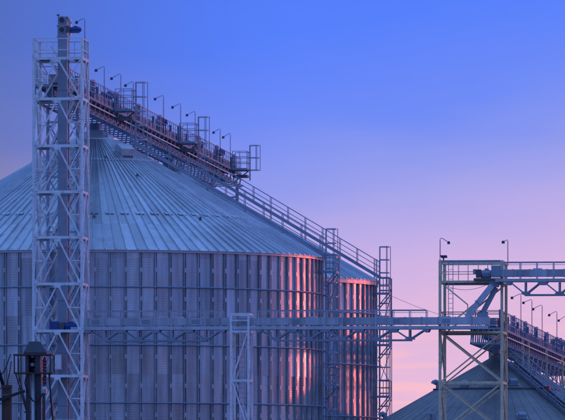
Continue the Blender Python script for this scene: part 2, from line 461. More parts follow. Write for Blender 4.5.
# ------------------------------------------------------------------ lattice tower with the bucket elevator
DT = 409.0
kT = F/DT
pFL = px(33.5, 400, DT); WT = 3.02
tw = T('elevator_tower', 'tall white lattice steel tower with triangular bracing in front of the big silo', 'lattice tower', (pFL.x+WT/2, pFL.y+WT/2, 0))
h_ = WT/2
levels = [Zat(y, DT) for y in (58.5, 99, 146, 192, 237.5, 284, 331, 376, 421, 466, 511)] + [0.35]
zt = Zat(38, DT)
for sx in (-1, 1):
    for sy in (-1, 1):
        bar('leg', tw, (sx*h_, sy*h_, 0), (sx*h_, sy*h_, zt if (sy < 0 or sx > 0) else zt), .15, 'pale_paint')
def side_pts(i):                         # four faces of the square
    c = [(-h_, -h_), (h_, -h_), (h_, h_), (-h_, h_)]
    return Vector((*c[i], 0)), Vector((*c[(i+1) % 4], 0))
for i in range(4):
    A, B = side_pts(i)
    d = (B-A).normalized(); nrm = Vector((d.y, -d.x, 0))
    for li, z in enumerate(levels):
        e = .08
        bar('cross_beam', tw, A+d*e+Vector((0, 0, z)), B-d*e+Vector((0, 0, z)), .11, 'pale_paint', .17)
        if li+1 < len(levels):
            z2 = levels[li+1]; off = nrm*.03
            M_ = (A+B)/2 + Vector((0, 0, z-.08)) + off
            a2, b2 = A+d*.1+Vector((0, 0, z2+.08))+off, B-d*.1+Vector((0, 0, z2+.08))+off
            bar('brace', tw, M_-d*.05, a2, .10, 'pale_paint', .10, 'angle'); bar('brace', tw, M_+d*.05, b2, .10, 'pale_paint', .10, 'angle')
            zm = (z+z2)/2
            bar('gusset', tw, (A+B)/2-d*.2+Vector((0, 0, z-.13))+nrm*.075, (A+B)/2+d*.2+Vector((0, 0, z-.13))+nrm*.075, .02, 'pale_paint', .22)
            for P0, S in ((A, 1), (B, -1)): bar('gusset', tw, P0+d*S*.02+Vector((0, 0, z2+.16))+nrm*.088, P0+d*S*.26+Vector((0, 0, z2+.16))+nrm*.088, .02, 'pale_paint', .24)
            for P0, S in ((A, 1), (B, -1)):
                mid = P0 + d*S*(WT/4) + Vector((0, 0, zm)) + off
                bar('strut', tw, P0+d*S*.08+Vector((0, 0, zm))+off, mid-d*S*.04, .06, 'pale_paint')
                bar('strut', tw, P0+d*S*.1+Vector((0, 0, z-.1))+off, mid-d*S*.04+Vector((0, 0, .05)), .065, 'pale_paint')
    # guard rail at the top
    for zz in (zt, levels[0]+.45*(zt-levels[0])):
        bar('guard_rail', tw, A+d*.08+Vector((0, 0, zz-.04)), B-d*.08+Vector((0, 0, zz-.04)), .06, 'pale_paint')
    for t in (.28, .72):
        q = A.lerp(B, t); bar('rail_post', tw, q+Vector((0, 0, levels[0]+.09)), q+Vector((0, 0, zt-.07)), .045, 'pale_paint')
for li, z in enumerate(levels[:-1]):     # landings and zigzag stair flights behind the casing
    if li == 0:
        box('landing', tw, (-h_+.1, -h_+.1, z+.02), (h_-.1, -.7, z+.07), 'grating')
    box('landing', tw, (-h_+.1, .5, z+.02), (-h_+.75, h_-.1, z+.07), 'grating')
    box('landing', tw, (h_-.75, .5, z+.02), (h_-.1, h_-.1, z+.07), 'grating')
    if li+1 < len(levels):
        z2 = levels[li+1]; sx = 1 if li % 2 else -1
        xa, xb = sx*(h_-.75), -sx*(h_-.75)
        for yy in (.62, 1.18):
            bar('stair_stringer', tw, (xa, yy, z), (xb, yy, z2+.05), .04, 'pale_paint', .16)
            bar('stair_handrail', tw, (xa, yy, z+.95), (xb, yy, z2+1.0), .045, 'pale_paint')
        nst = 10
        for k in range(1, nst):
            t = k/nst; c = Vector((xa, .9, z)).lerp(Vector((xb, .9, z2+.05)), t)
            box('stair_tread', tw, c-Vector((.1, .25, .02)), c+Vector((.1, .25, .02)), 'grating')
for z in (levels[6], levels[7]):
    box('floor_plate', tw, (-h_+.12, -h_+.12, z+.02), (h_-.12, .2, z+.06), 'grating')

# bucket elevator
c0 = px(62.8, 100, DT+1.4); kE = F/(DT+1.4)
be = T('bucket_elevator', 'tall grey bucket elevator trunk standing inside the white lattice tower', 'grain elevator', (c0.x, c0.y, 0))
def zE(y): return EYE + (HZ-y)/kE
zz = zE(37)
segs = 10; z0 = .0
for dy in (0, .95):
    zs = [z0 + (zz-z0)*i/segs for i in range(segs+1)]
    for i in range(segs):
        box('trunk_section', be, (-.29, dy-.2, zs[i]+.045), (.29, dy+.2, zs[i+1]-.045), 'blue_grey_paint')
        box('flange', be, (-.34, dy-.25, zs[i+1]-.044), (.34, dy+.25, zs[i+1]+.044), 'blue_grey_paint')
hd = box('head_housing', be, (-.30, -.24, zz+.05), (.30, 1.2, zE(26.5)), 'blue_grey_paint')
box('head_flange', be, (-.36, -.3, zE(26.5)+.003), (.36, 1.26, zE(26.5)+.06), 'blue_grey_paint')
lathe('head_hood', be, [(.001, -.28), (.62, -.28), (.62, .28), (.001, .28)], 'blue_grey_paint', 20, 'x', (0, .48, zE(26.5)-.05)).scale = (1, 1, 1)
box('head_cover', be, (-.285, -.25, zE(26.5)+.062), (.26, 1.2, zE(17)), 'blue_grey_paint')
for y in (20.3, 30.0):
    lathe('bearing', be, [(.16, 0), (.16, .06), (.08, .12), (.001, .12)], 'lamp_black', 14, 'y', (-.02, -.38 if y < 25 else -.37, zE(y)))
    lathe('bearing_plate', be, [(.24, 0), (.24, .04), (.001, .05)], 'blue_grey_paint', 14, 'y', (-.02, -.30 if y < 25 else -.29, zE(y)))
v, f = tube_geo([(.2, -.1, zE(16.5)), (.34, -.1, zE(17.2)), (.44, -.1, zE(20)), (.47, -.1, zE(24)), (.47, -.1, zE(36))], [.09, .12, .12, .1, .08], 8)
mesh('discharge_hood', v, f, 'galvanised_steel', be)
bar('lifting_arm', be, (-.38, 0, zE(15)), (-.2, 0, zE(15.2)), .09, 'dark_steel'); bar('lifting_post', be, (-.27, 0, zE(16.9)), (-.27, 0, zE(15.3)), .05, 'dark_steel')
m_ = px(75, 29.5, DT+1.2)
mt = T('drive_motor', 'small blue drive motor beside the elevator head on top of the white tower', 'motor', (m_.x, m_.y, m_.z-.16))
def motor(t, L, r, mat='motor_blue'):
    lathe('motor_body', t, [(.001, -L*.3), (r*.8, -L*.3), (r, -L*.26), (r, L*.3), (r*.85, L*.33), (r*.85, L*.42), (.001, L*.44)], mat, 14, 'x', (0, 0, r))
    for k in range(7):
        a = math.pi*2*k/7+.2; c, s = math.cos(a)*r*1.03, math.sin(a)*r*1.03
        bar('cooling_fin', t, (-L*.22, c, r+s), (L*.28, c, r+s), .02, mat, .05)
    box('gearbox', t, (-L*.62, -r*1.1, -.02), (-L*.303, r*1.1, r*2.2), 'dark_steel')
    box('terminal_box', t, (-L*.08, -r*.5, r*1.95), (L*.16, r*.4, r*2.5), mat)
    box('foot_plate', t, (-L*.3, -r*.9, -.06), (L*.3, r*.9, .02), 'dark_steel')
motor(mt, .95, .15)
bar('torque_arm', mt, (-.8, 0, .15), (-.55, 0, .15), .12, 'dark_steel')
m_ = px(70, 323, DT+.9)
mt = T('drive_motor', 'blue drive motor and gearbox inside the white tower at lower bridge level', 'motor', (m_.x, m_.y, Zat(331, DT)+.12))
motor(mt, 1.15, .2); box('drive_cover', mt, (-1.25, -.25, -.05), (-.72, .25, .5), 'motor_blue'); box('base_frame', mt, (-1.25, -.3, -.16), (.4, .3, -.062), 'dark_steel')
cb = px(57.5, 361, DT+.6)
cbx = T('control_cabinet', 'small pale control cabinet inside the white tower below the blue motor', 'cabinet', (cb.x, cb.y, Zat(376, DT)+.06))
box('cabinet_body', cbx, (-.24, -.12, .35), (.24, .12, 1.3), 'casing_paint'); box('cabinet_door', cbx, (-.21, -.14, .4), (.21, -.122, 1.25), 'pale_paint')
for s in (-1, 1): bar('leg', cbx, (s*.2, 0, 0), (s*.2, 0, .35), .04, 'dark_steel')

# ------------------------------------------------------------------ lamps
def lamp(P, base_z, top_z, arm, label, group, rail=None):
    t = T('gooseneck_lamp', label, 'lamp', (P.x, P.y, base_z), group)
    h = top_z-base_z; s = -1 if arm < 0 else 1; a = abs(arm)*random.uniform(.88, 1.1); drp = random.uniform(.24, .4)
    pts = [(0, 0, 0), (0, 0, h-.12), (s*.03, 0, h-.03), (s*.1, 0, h), (s*a*.35, 0, h-.05), (s*a*.98, 0, h-.05-a*drp)]
    tube('pole', t, pts, .021, 'rail_steel', 6)
    x, z = s*a, h-.06-a*(drp+.02)
    hd = mesh('lamp_head', [(x-.095, -.09, z-.08), (x+.095, -.09, z-.08), (x+.095, .09, z-.08), (x-.095, .09, z-.08), (x-.07, -.07, z+.08), (x+.07, -.07, z+.08), (x+.07, .07, z+.08), (x-.07, .07, z+.08)],
         [(0, 1, 2, 3), (4, 5, 6, 7), (0, 1, 5, 4), (1, 2, 6, 5), (2, 3, 7, 6), (3, 0, 4, 7)], 'lamp_black', t)
    box('lens', hd, (x-.07, -.07, z-.1), (x+.07, .07, z-.081), 'white_ceramic')
    t.o.rotation_euler.z += R_(random.uniform(-9, 9))
    tube('lamp_cable', t, [(s*.03, -.03, .3), (s*.045, -.03, h*.5), (s*.03, -.03, h-.14)], .006, 'cable_black', 5)
    box('base_plate', t, (-.07, -.07, 0), (.07, .07, .02), 'rail_steel')
    return t

# ------------------------------------------------------------------ galleries over the silo rows
def gallery(name, label, U, v0, v1, deck, half, mesh_rail, step=2.3, posts_gap=None):
    g = T(name, label, 'conveyor gallery', (U, v0, deck), 'conveyor galleries')
    L = v1-v0; bot = -1.06
    box('deck', g, (-half, 0, -.06), (half, L, 0), 'grating')
    n = int(L/step)
    for s in (-1, 1):
        x = s*half
        bar('bottom_flange', g, (x, 0, bot), (x, L, bot), .12, 'gallery_steel', .12)
        bar('top_flange', g, (x, 0, -.09), (x, L, -.09), .12, 'gallery_steel', .16)
        if s > 0:
            bar('cable_tray', g, (x+.12, 0, -.55), (x+.12, L, -.55), .1, 'galvanised_steel', .07)
        bar('top_rail', g, (x, 0, 1.1), (x, L, 1.1), .05, 'rail_steel')
        bar('mid_rail', g, (x, 0, .73), (x, L, .73), .035, 'rail_steel'); bar('mid_rail', g, (x, 0, .38), (x, L, .38), .035, 'rail_steel')
        for k in range(n+1):
            y = min(k*step+.03, L-.03)
            bar('rail_post', g, (x, y, 0), (x, y, 1.08), .045, 'rail_steel')
            bar('side_strut', g, (x, y, bot+.06), (x, min(y+.9, L-.02), -.17), .07, 'gallery_steel', .16)
            if not mesh_rail: bar('rail_post', g, (x, min(y+step/2, L-.02), 0), (x, min(y+step/2, L-.02), 1.08), .04, 'rail_steel')
            if s > 0:
                bar('flange_bracket', g, (x+.06, y+.3, bot+.02), (x+.28, y+.3, bot+.02), .10, 'galvanised_steel', .09)
    for k in range(n+1):
        y = min(k*step+.03, L-.03)
        bar('cross_member', g, (-half+.06, y, bot), (half-.06, y, bot), .08, 'rail_steel')
    # enclosed chain conveyor lying in the gallery
    m = int(L/2.0)
    for k in range(m):
        y0, y1 = L*k/m, L*(k+1)/m
        box('casing_section', g, (half-1.05, y0+.05, .06), (half-.35, y1-.05, .62), 'blue_grey_paint')
        box('casing_flange', g, (half-1.10, y1-.049, .02), (half-.30, y1+.0, .67), 'gallery_steel')
        if k % 5 == 2: box('junction_box', g, (half+.05, y0+.4, .35), (half+.2, y0+.75, .8), 'gallery_steel')
        if k % 7 == 3: box('inspection_hatch', g, (half-.95, y0+.3, .621), (half-.45, y1-.3, .74), 'gallery_steel')
        if k % 6 == 1: box('walkway_cabinet', g, (half-.3, y0+.2, .05), (half-.06, y0+1.0, 1.25), 'gallery_steel')
    # return run of the chain, hung low inside the open truss
    box('return_trough', g, (-.3, .05, -.72), (.3, L-.05, -.4), 'gallery_steel')
    if mesh_rail:
        v, f = [], []
        for s in (-1, 1):
            y = .08
            while y < L-.05:
                b0 = len(v); w = .006
                for zz in (.03, 1.08): v += [(s*half-w, y-w, zz), (s*half+w, y-w, zz), (s*half+w, y+w, zz), (s*half-w, y+w, zz)]
                f += [tuple(b0+j for j in q) for q in ((0, 1, 5, 4), (1, 2, 6, 5), (2, 3, 7, 6), (3, 0, 4, 7))]
                y += .6
        o = mesh('rail_infill', v, f, 'rail_steel', g); o['kind'] = 'stuff'
    # near end closing rails
    for zz, w in ((1.1, .05), (.6, .035)): bar('end_rail', g, (-half, .01, zz), (half, .01, zz), w, 'rail_steel')
    for k in range(6):
        x = -half+.12+(2*half-.24)*k/5
        bar('end_strut', g, (x, .02, bot+.06), (x, .02, -.1), .08, 'rail_steel')
    for zz in (bot, -.09): bar('end_beam', g, (-half+.06, .0, zz), (half-.06, .0, zz), .1, 'rail_steel', .14)
    return g
DECK1 = 28.3 + EYE
gv0 = toP(-14.5, 413.2)[1]; gv1 = V2 + 39.5
ga = gallery('roof_gallery', 'long railed conveyor gallery running over the roofs of the two big silos', U1, gv0, gv1, DECK1, 1.0, False)
# trestle legs carrying the gallery on the ground between and beyond the silos
for v in (gv0+6.2, (V1+V2)/2, V2+20.3, V2+37.5):
    if v < V1-15.5 or abs(v-(V1+V2)/2) < 1 or v > V2+15.5:
        t = ('between the two big silos' if abs(v-(V1+V2)/2) < 1 else 'just behind the white lattice tower' if v < V1 else 'behind the second big silo' if v < V2+30 else 'at the far gallery end')
        b = T('gallery_trestle', 'tall steel trestle carrying the roof gallery ' + t, 'trestle', (U1, v, 0), 'gallery trestles')
        for s in (-1, 1): bar('leg', b, (s*.95, 0, 0), (s*.95, 0, DECK1-1.12), .2, 'rail_steel')
        zz = 0
        while zz < DECK1-5:
            bar('brace', b, (-.85, 0, zz+.2), (.85, 0, zz+3.3), .08, 'rail_steel'); bar('brace', b, (.85, .1, zz+.2), (-.85, .1, zz+3.3), .08, 'rail_steel')
            bar('cross_beam', b, (-.85, 0, zz+3.5), (.85, 0, zz+3.5), .12, 'rail_steel'); zz += 3.5
# saddle frames where the gallery rests on the silo caps
for sv in (V1, V2):
    for dv in (-1.0, 1.0):
        y = sv+dv-gv0
        for s in (-1, 1): bar('saddle_leg', ga, (s*.8, y, -1.06), (s*1.0, y, zr1(1.5)+.05-DECK1), .1, 'rail_steel')
# side platforms with their rails
def caged_ladder(label, P, z0, z1, group, hoop0=None, mat='rail_steel', depth=.78, step=.95):
    t = T('caged_ladder', label, 'ladder', (P[0], P[1], z0), group); H = z1-z0
    for s in (-1, 1): bar('stile', t, (0, s*.24, 0), (0, s*.24, H), .05, mat)
    n = int(H/.3)
    for k in range(n): bar('rung', t, (0, -.24, .2+k*.3), (0, .24, .2+k*.3), .028, mat)
    z = H if hoop0 is None else hoop0
    hz = []
    while z > max(.6, H*.12):
        hz.append(z); z -= step
    for z in hz:
        pts = [(.0, .24, z), (.2, .36, z), (.5, .36, z), (depth-.08, .24, z), (depth, .1, z), (depth, -.1, z), (depth-.08, -.24, z), (.5, -.36, z), (.2, -.36, z), (0, -.24, z)]
        v, f = [], []
        for p in pts:
            v += [(p[0], p[1], p[2]-.035), (p[0], p[1], p[2]+.035)]
        f = [(2*i, 2*i+1, 2*i+3, 2*i+2) for i in range(len(pts)-1)]
        o = mesh('hoop', v, f, 'galvanised_steel', t); md = o.modifiers.new('s', 'SOLIDIFY'); md.thickness = .014
    if hz:
        for x, y in ((depth+.01, 0), (.5, .37), (.5, -.37)): bar('cage_strap', t, (x, y, hz[-1]-.05), (x, y, hz[0]+.05), .045, mat, .014)
    return t
for i, sv in enumerate((V1+3.0, V2-1.2, V2+33.6)):
    y = sv-gv0
    box('side_platform', ga, (1.07, y-1.0, -.16), (2.25, y+1.0, 0), 'rail_steel')
    box('drive_box', ga, (1.07, y-.75, -.68), (2.2, y+.75, -.5), 'dark_steel')
    for dx in (1.12, 2.0):
        bar('bracket', ga, (1.06, y+.6, -1.0), (2.15, y+.6, -.17), .07, 'rail_steel')
    for (ax, ay), (bx_, by) in (((1.1, -1), (2.22, -1)), ((2.22, -1), (2.22, 1)), ((1.1, 1), (2.22, 1))):
        for zz in (1.3, .88, .45): bar('platform_rail', ga, (ax, y+ay*.98, zz), (bx_, y+by*.98, zz), .045, 'rail_steel')
    for ax, ay in ((1.1, -1), (1.66, -1), (2.22, -1), (2.22, 0), (2.22, 1), (1.1, 1)): bar('platform_post', ga, (ax, y+ay*.98, 0), (ax, y+ay*.98, 1.3), .05, 'rail_steel')
    w = ('nearest the white tower', 'in the middle of the roof gallery', 'at the far end of the roof gallery')[i]
    z0 = DECK1-.9
    caged_ladder('hooped steel ladder cage ' + w, (U1+2.32, sv+.3), zr1(2.4)+.12 if i < 2 else z0, DECK1+1.8, 'ladder cages on the gallery')
# drive motors and boxes standing on the gallery
for lab, dv, sx in (('small dark blue drive box on gallery beyond the first lamp', V1+3.0, .55), ('blue drive motor on gallery just before middle ladder cage', V2-9.5, .75), ('blue drive motor on gallery just before the far platform', V2+27.5, .75)):
    t = T('drive_motor', lab, 'motor', (U1+sx, dv, DECK1+.72), 'gallery drive motors'); motor(t, .8, .2)
    for s in (-1, 1): bar('leg', t, (s*.2, 0, -.72), (s*.2, 0, -.05), .06, 'dark_steel')
ords = ['first', 'second', 'third', 'fourth', 'fifth', 'sixth', 'seventh', 'eighth']
for i, (x, yt) in enumerate(((104.5, 66.5), (121, 74), (133.5, 81.5), (163.7, 95.5), (180.8, 103.7), (195.3, 111.5), (220.3, 129), (230.5, 133.5))):
    xc = x; lo_, hi_ = 405, 560
    for _ in range(50):
        D = (lo_+hi_)/2; U, V = toP(0, D)
        p = px(xc, 0, D)
        if p.x > U1+1.06: lo_ = D
        else: hi_ = D
    # p lies on the gallery's right-hand edge
    z = Zat(yt, D)
    lamp(p, DECK1-.1, z, -.58, 'slim gooseneck lamp on the big silo gallery, %s from the white tower' % ords[i], 'lamps along the big silo gallery')
p = px(90.5, 60, DT+1.2)
lamp(Vector((tw.P.x+h_-.02, tw.P.y+.2, 0)), levels[0]+.1, Zat(16.5, DT), -.55, 'gooseneck lamp on the top corner of the white lattice tower', 'lamps on the towers')

# ------------------------------------------------------------------ roof stairs and eave ladders
def roof_stair(name, label, P0, d, r0, r1, zr, off0, off1, width, rail_h=1.1, group='roof stairs', mat='rail_steel'):
    # walkway stair lying along direction d (plant axes) from radius r0 to r1 of a cone roof
    t = T(name, label, 'roof stair', (P0[0], P0[1], zr(r0)), group)
    d = Vector((d[0], d[1], 0)).normalized(); nr = Vector((-d.y, d.x, 0))
    def P(r, o, s): return d*r + nr*s + Vector((0, 0, zr(r)-zr(r0)+o))
    offs = lambda r: off0 + (off1-off0)*(r-r0)/(r1-r0)
    for s in (-width/2, width/2):
        bar('stringer', t, P(r0, off0, s), P(r1, off1, s), .05, 'rail_steel', .22)
        for hh, w in ((rail_h, .055), (rail_h*.66, .04), (rail_h*.33, .04)):
            bar('hand_rail', t, P(r0, off0+hh, s), P(r1, off1+hh, s), w, mat)
        r = r0+.1; k = 0
        while r < r1:
            bar('rail_post', t, P(r, offs(r)+.1, s), P(r, offs(r)+rail_h-.02, s), .045, mat)
            if k % 2 == 0: bar('foot', t, P(r, .09, s), P(r, offs(r)-.05, s), .05, mat)
            r += 1.25; k += 1
    r = r0+.15
    while r < r1-.1:
        c = P(r, offs(r), 0); o = bar('tread', t, c-nr*(width/2-.03), c+nr*(width/2-.03), .2, 'grating', .035); r += .27
    return t
roof_stair('roof_stair', 'railed stair running down the right side of the first big silo roof', (U1, V1-.3), (1, 0), 2.4, 15.4, zr1, .62, .3, .8)
roof_stair('roof_stair', 'railed stair silhouetted against the sky down the second big silo roof', (U1, V2-.3), (1, 0), 2.4, 15.4, zr2, .85, .45, .8)
roof_stair('roof_stair', 'dark stepped stair descending the lower grey silo roof toward the right edge', (US, V3), (math.cos(R_(45)), -math.sin(R_(45))), 1.3, 9.6, zr3, .3, .25, .8, 1.05, mat='rail_steel')

def eave_ladder(label, U, V, ztop, first_plat, which):
    t = T('ladder_tower', label, 'ladder', (U, V, 0), 'side ladder towers')
    m = 'rail_steel'
    # stub frame on top and a ladder with hoops zigzagging between rest platforms
    plats = []; z = first_plat
    while z > 1.5: plats.append(z); z -= 3.7
    tops = [ztop] + [p+1.15 for p in plats]
    for i, pz in enumerate(plats):
        box('rest_platform', t, (.12, -.2, pz-.07), (1.0, 1.9, pz), 'grating')
        bar('platform_edge', t, (1.0, -.2, pz-.06), (1.0, 1.9, pz-.06), .06, m, .16)
        bar('platform_edge', t, (.1, -.22, pz-.06), (1.0, -.22, pz-.06), .06, m, .16)
        bar('bracket', t, (.2, -.1, pz-1.0), (.95, -.1, pz-.1), .07, m); bar('bracket', t, (.2, 1.8, pz-1.0), (.95, 1.8, pz-.1), .07, m)
        for zz in (pz+1.1, pz+.6):
            bar('guard_rail', t, (1.0, -.2, zz), (1.0, 1.9, zz), .045, m); bar('guard_rail', t, (.2, -.2, zz), (1.0, -.2, zz), .045, m); bar('guard_rail', t, (.2, 1.9, zz), (1.0, 1.9, zz), .045, m)
        for x, y in ((1.0, -.2), (1.0, .85), (1.0, 1.9), (.6, -.2)): bar('rail_post', t, (x, y, pz), (x, y, pz+1.1), .05, m)
    for yy in (-.26, 1.94): bar('outer_post', t, (1.03, yy, 0), (1.03, yy, first_plat+1.1), .05, m)
    for i in range(len(plats)-1):
        bar('side_brace', t, (.2, 1.94, plats[i+1]+1.1), (1.0, 1.94, plats[i]-.2), .045, m); bar('side_brace', t, (1.0, -.26, plats[i+1]+1.1), (.2, -.26, plats[i]-1.1), .045, m)
    bar('mast_post', t, (.14, -.26, 0), (.14, -.26, ztop-.9), .08, m); bar('mast_post', t, (.14, 1.94, 0), (.14, 1.94, ztop-.9), .08, m)
    zb = plats + [0]
    for i in range(len(tops)):
        yy = .25 if i % 2 == 0 else 1.45
        x0 = .32 if i % 2 == 0 else .2
        za, zc = zb[i], tops[i]
        for s in (-1, 1): bar('stile', t, (x0, yy+s*.24, za), (x0, yy+s*.24, zc), .05, m)
        k = za+.25
        while k < zc-.05: bar('rung', t, (x0, yy-.24, k), (x0, yy+.24, k), .028, m); k += .3
        z = zc
        while z > za+(.3 if i == 0 else .75):
            pts = [(x0, yy+.24), (x0+.2, yy+.36), (x0+.5, yy+.36), (x0+.7, yy+.22), (x0+.76, yy), (x0+.7, yy-.22), (x0+.5, yy-.36), (x0+.2, yy-.36), (x0, yy-.24)]
            v = []
            for p in pts: v += [(p[0], p[1], z-.04), (p[0], p[1], z+.04)]
            o = mesh('hoop', v, [(2*a, 2*a+1, 2*a+3, 2*a+2) for a in range(len(pts)-1)], 'galvanised_steel', t); md = o.modifiers.new('s', 'SOLIDIFY'); md.thickness = .014
            z -= .93
        zlow = z + .93
        for x, y in ((x0+.765, yy), (x0+.5, yy+.37), (x0+.5, yy-.37)): bar('cage_strap', t, (x, y, zlow-.05), (x, y, zc+.05), .045, m, .014)
    return t
eave_ladder('caged ladder tower with rest platforms on the right edge of the first big silo', U1+RAD+.12, V1-1.2, Zat(229.5, 433), Zat(271.5, 433), 1)
eave_ladder('caged ladder tower silhouetted against the sky at the second big silo edge', U1+RAD+.12, V2-1.2, Zat(247, 473), Zat(293, 473), 2)

# ------------------------------------------------------------------ conveyor bridges
def bridge(name, label, V, x0, x1, D, ytop_c, ybot_c, ych0, ych1, yrail, ychord, spans, group='conveyor bridges', side=-.62):
    # x in photograph columns at depth D gives U; V is constant along the bridge
    def Ux(x): return px(x, 0, D).x + 0
    P = Vector((Ux(x0), V, 0)); t = T(name, label, 'conveyor bridge', (P.x, V, Zat(ych1, D)), group)
    z = lambda y: Zat(y, D)-Zat(ych1, D)
    # exact U for a column at this V
    def u(x):
        lo_, hi_ = -200, 200
        for _ in range(50):
            m = (lo_+hi_)/2; X, Y = toW(m, V)
            if CX+F*X/Y < x: lo_ = m
            else: hi_ = m
        return m - P.x
    ua, ub = u(x0), u(x1); pitch = 16.85*D/F
    n = max(1, round((ub-ua)/pitch))
    for k in range(n):
        a, b = ua+(ub-ua)*k/n, ua+(ub-ua)*(k+1)/n
        box('casing_section', t, (a+.03, -.3, z(ybot_c)), (b-.03, .3, z(ytop_c)), 'casing_paint')
        if k % 3 == 1: box('inspection_hatch', t, (a+.25, -.325, z(ybot_c)+.1), (b-.3, -.301, z(ytop_c)-.1), 'blue_grey_paint')
        if k % 4 == 2: box('top_hatch', t, (a+.2, -.2, z(ytop_c)+.001), (b-.3, .2, z(ytop_c)+.07), 'casing_paint')
        box('casing_flange', t, (b-.029, -.34, z(ybot_c)-.02), (b+.029, .34, z(ytop_c)+.03), 'casing_paint')
    for yy in (side, .45): bar('walkway_beam', t, (ua, yy, (z(ych0)+z(ych1))/2), (ub, yy, (z(ych0)+z(ych1))/2), .1, 'casing_paint', z(ych0)-z(ych1), 'channel', (0, 0, 1))
    box('walkway', t, (ua, side+.06, z(ych0)-.06), (ub, .39, z(ych0)-.01), 'grating')
    for (sa, sb, ra, rb) in spans:      # columns: truss from sa to sb, hand rail from ra to rb
        a, b = u(sa), u(sb); m = max(1, round((b-a)/(2*pitch))); q = (b-a)/m
        zc, zt_ = z(ychord), z(ych1)
        bar('bottom_chord', t, (a+q/2-.1, side, zc), (b-q/2+.1, side, zc), .09, 'blue_grey_paint', .08)
        bar('bottom_chord', t, (a+q/2-.1, .45, zc), (b-q/2+.1, .45, zc), .09, 'casing_paint', .1)
        for yy in (side, .45):
            for k in range(m):
                c = a+q*(k+.5)
                bar('truss_diagonal', t, (a+q*k+.12, yy, zt_-.04), (c-.05, yy, zc+.06), .07, 'blue_grey_paint', .075)
                bar('truss_diagonal', t, (c+.05, yy, zc+.06), (a+q*(k+1)-.12, yy, zt_-.04), .07, 'blue_grey_paint', .075)
                bar('truss_vertical', t, (c, yy, zc+.05), (c, yy, zt_-.01), .09, 'blue_grey_paint')
                mesh('gusset', [(c-.3, yy-.02, zc+.05), (c+.3, yy-.02, zc+.05), (c+.18, yy-.02, zc+.2), (c-.18, yy-.02, zc+.2), (c-.3, yy+.02, zc+.05), (c+.3, yy+.02, zc+.05), (c+.18, yy+.02, zc+.2), (c-.18, yy+.02, zc+.2)],
                     [(0, 1, 2, 3), (4, 5, 6, 7), (0, 1, 5, 4), (1, 2, 6, 5), (2, 3, 7, 6), (3, 0, 4, 7)], 'blue_grey_paint', t)
            for k in range(m+1):
                c = a+q*k; g_ = .34 if 0 < k < m else .22
                mesh('gusset', [(c-g_, yy-.02, zt_-.002), (c+g_, yy-.02, zt_-.002), (c+g_*.6, yy-.02, zt_-.18), (c-g_*.6, yy-.02, zt_-.18), (c-g_, yy+.02, zt_-.002), (c+g_, yy+.02, zt_-.002), (c+g_*.6, yy+.02, zt_-.18), (c-g_*.6, yy+.02, zt_-.18)],
                     [(0, 1, 2, 3), (4, 5, 6, 7), (0, 1, 5, 4), (1, 2, 6, 5), (2, 3, 7, 6), (3, 0, 4, 7)], 'blue_grey_paint', t)
        a, b = u(ra), u(rb); m = max(1, round((b-a)/pitch))
        bar('hand_rail', t, (a, side, z(yrail)), (b, side, z(yrail)), .06, 'casing_paint', .07)
        bar('hand_rail', t, (a, .45, z(yrail)), (b, .45, z(yrail)), .05, 'casing_paint', .05)
        bar('knee_rail', t, (a, .45, (z(yrail)+z(ytop_c))/2+.1), (b, .45, (z(yrail)+z(ytop_c))/2+.1), .03, 'casing_paint')
        for k in range(m+1):
            x = a+(b-a)*k/m
            bar('rail_post', t, (x, side, z(ych0)-.02), (x, side, z(yrail)-.03), .06, 'casing_paint')
            bar('rail_post', t, (x, .45, z(ych0)-.02), (x, .45, z(yrail)-.03), .04, 'casing_paint')
    return t, u
VB = tw.P.y
DB = 410.5
br1, u1 = bridge('conveyor_bridge', 'long horizontal conveyor bridge crossing in front of the big silo', VB, 72, 489, DB, 318.6, 326.0, 327.4, 330.6, 311.7, 341.3,
                 [(88.5, 223, 88.5, 223), (259.5, 427, 259.5, 427)])
VR = VB + .2
br2, u2 = bridge('conveyor_bridge', 'upper conveyor bridge leaving the cream tower toward the right edge', VR, 496, 838, DB-1.0, 270.8, 278.0, 280.2, 283.2, 263.8, 296.2,
                 [(509, 713, 504, 838)])

# slender support tower under the bridge
DS = 408.6
pS = px(231, 400, DS); wS = 17.5*DS/F; dS = 2.05
sp = T('support_tower', 'slender pale lattice support tower carrying the middle of the long bridge', 'support tower', (pS.x+wS/2, pS.y+dS/2, 0))
a_, b_ = wS/2, dS/2
zS = Zat(313, DS); lv = [Zat(y, DS) for y in (313, 319.5, 330.5, 379.5, 427, 475, 522)]
for sx in (-1, 1):
    for sy in (-1, 1): bar('leg', sp, (sx*a_, sy*b_, 0), (sx*a_, sy*b_, zS), .14, 'pale_paint')
for i, z in enumerate(lv):
    w = .07 if i == 1 else .13
    for sy in (-1, 1): bar('cross_beam', sp, (-a_+.07, sy*b_, z-.06), (a_-.07, sy*b_, z-.06), .1, 'pale_paint', w)
    if i != 1:
        for sx in (-1, 1): bar('cross_beam', sp, (sx*a_, -b_+.07, z-.06), (sx*a_, b_-.07, z-.06), .1, 'pale_paint', w)
    if 2 <= i < len(lv)-1:
        s = 1 if i % 2 == 0 else -1
        for sy in (-1, 1): bar('brace', sp, (s*(a_-.08), sy*b_+.02, z-.12), (-s*(a_-.08), sy*b_+.02, lv[i+1]+.02), .09, 'pale_paint', .09, 'angle')
        for sx in (-1, 1): bar('brace', sp, (sx*a_, s*(b_-.08), z-.12), (sx*a_, -s*(b_-.08), lv[i+1]+.02), .08, 'pale_paint', .08, 'angle')
for s in (-1, 1): bar('ladder_stile', sp, (s*.18, .2, 0), (s*.18, .2, lv[2]-.2), .04, 'rail_steel')
k = .3
while k < lv[2]-.4: bar('ladder_rung', sp, (-.18, .2, k), (.18, .2, k), .025, 'rail_steel'); k += .32

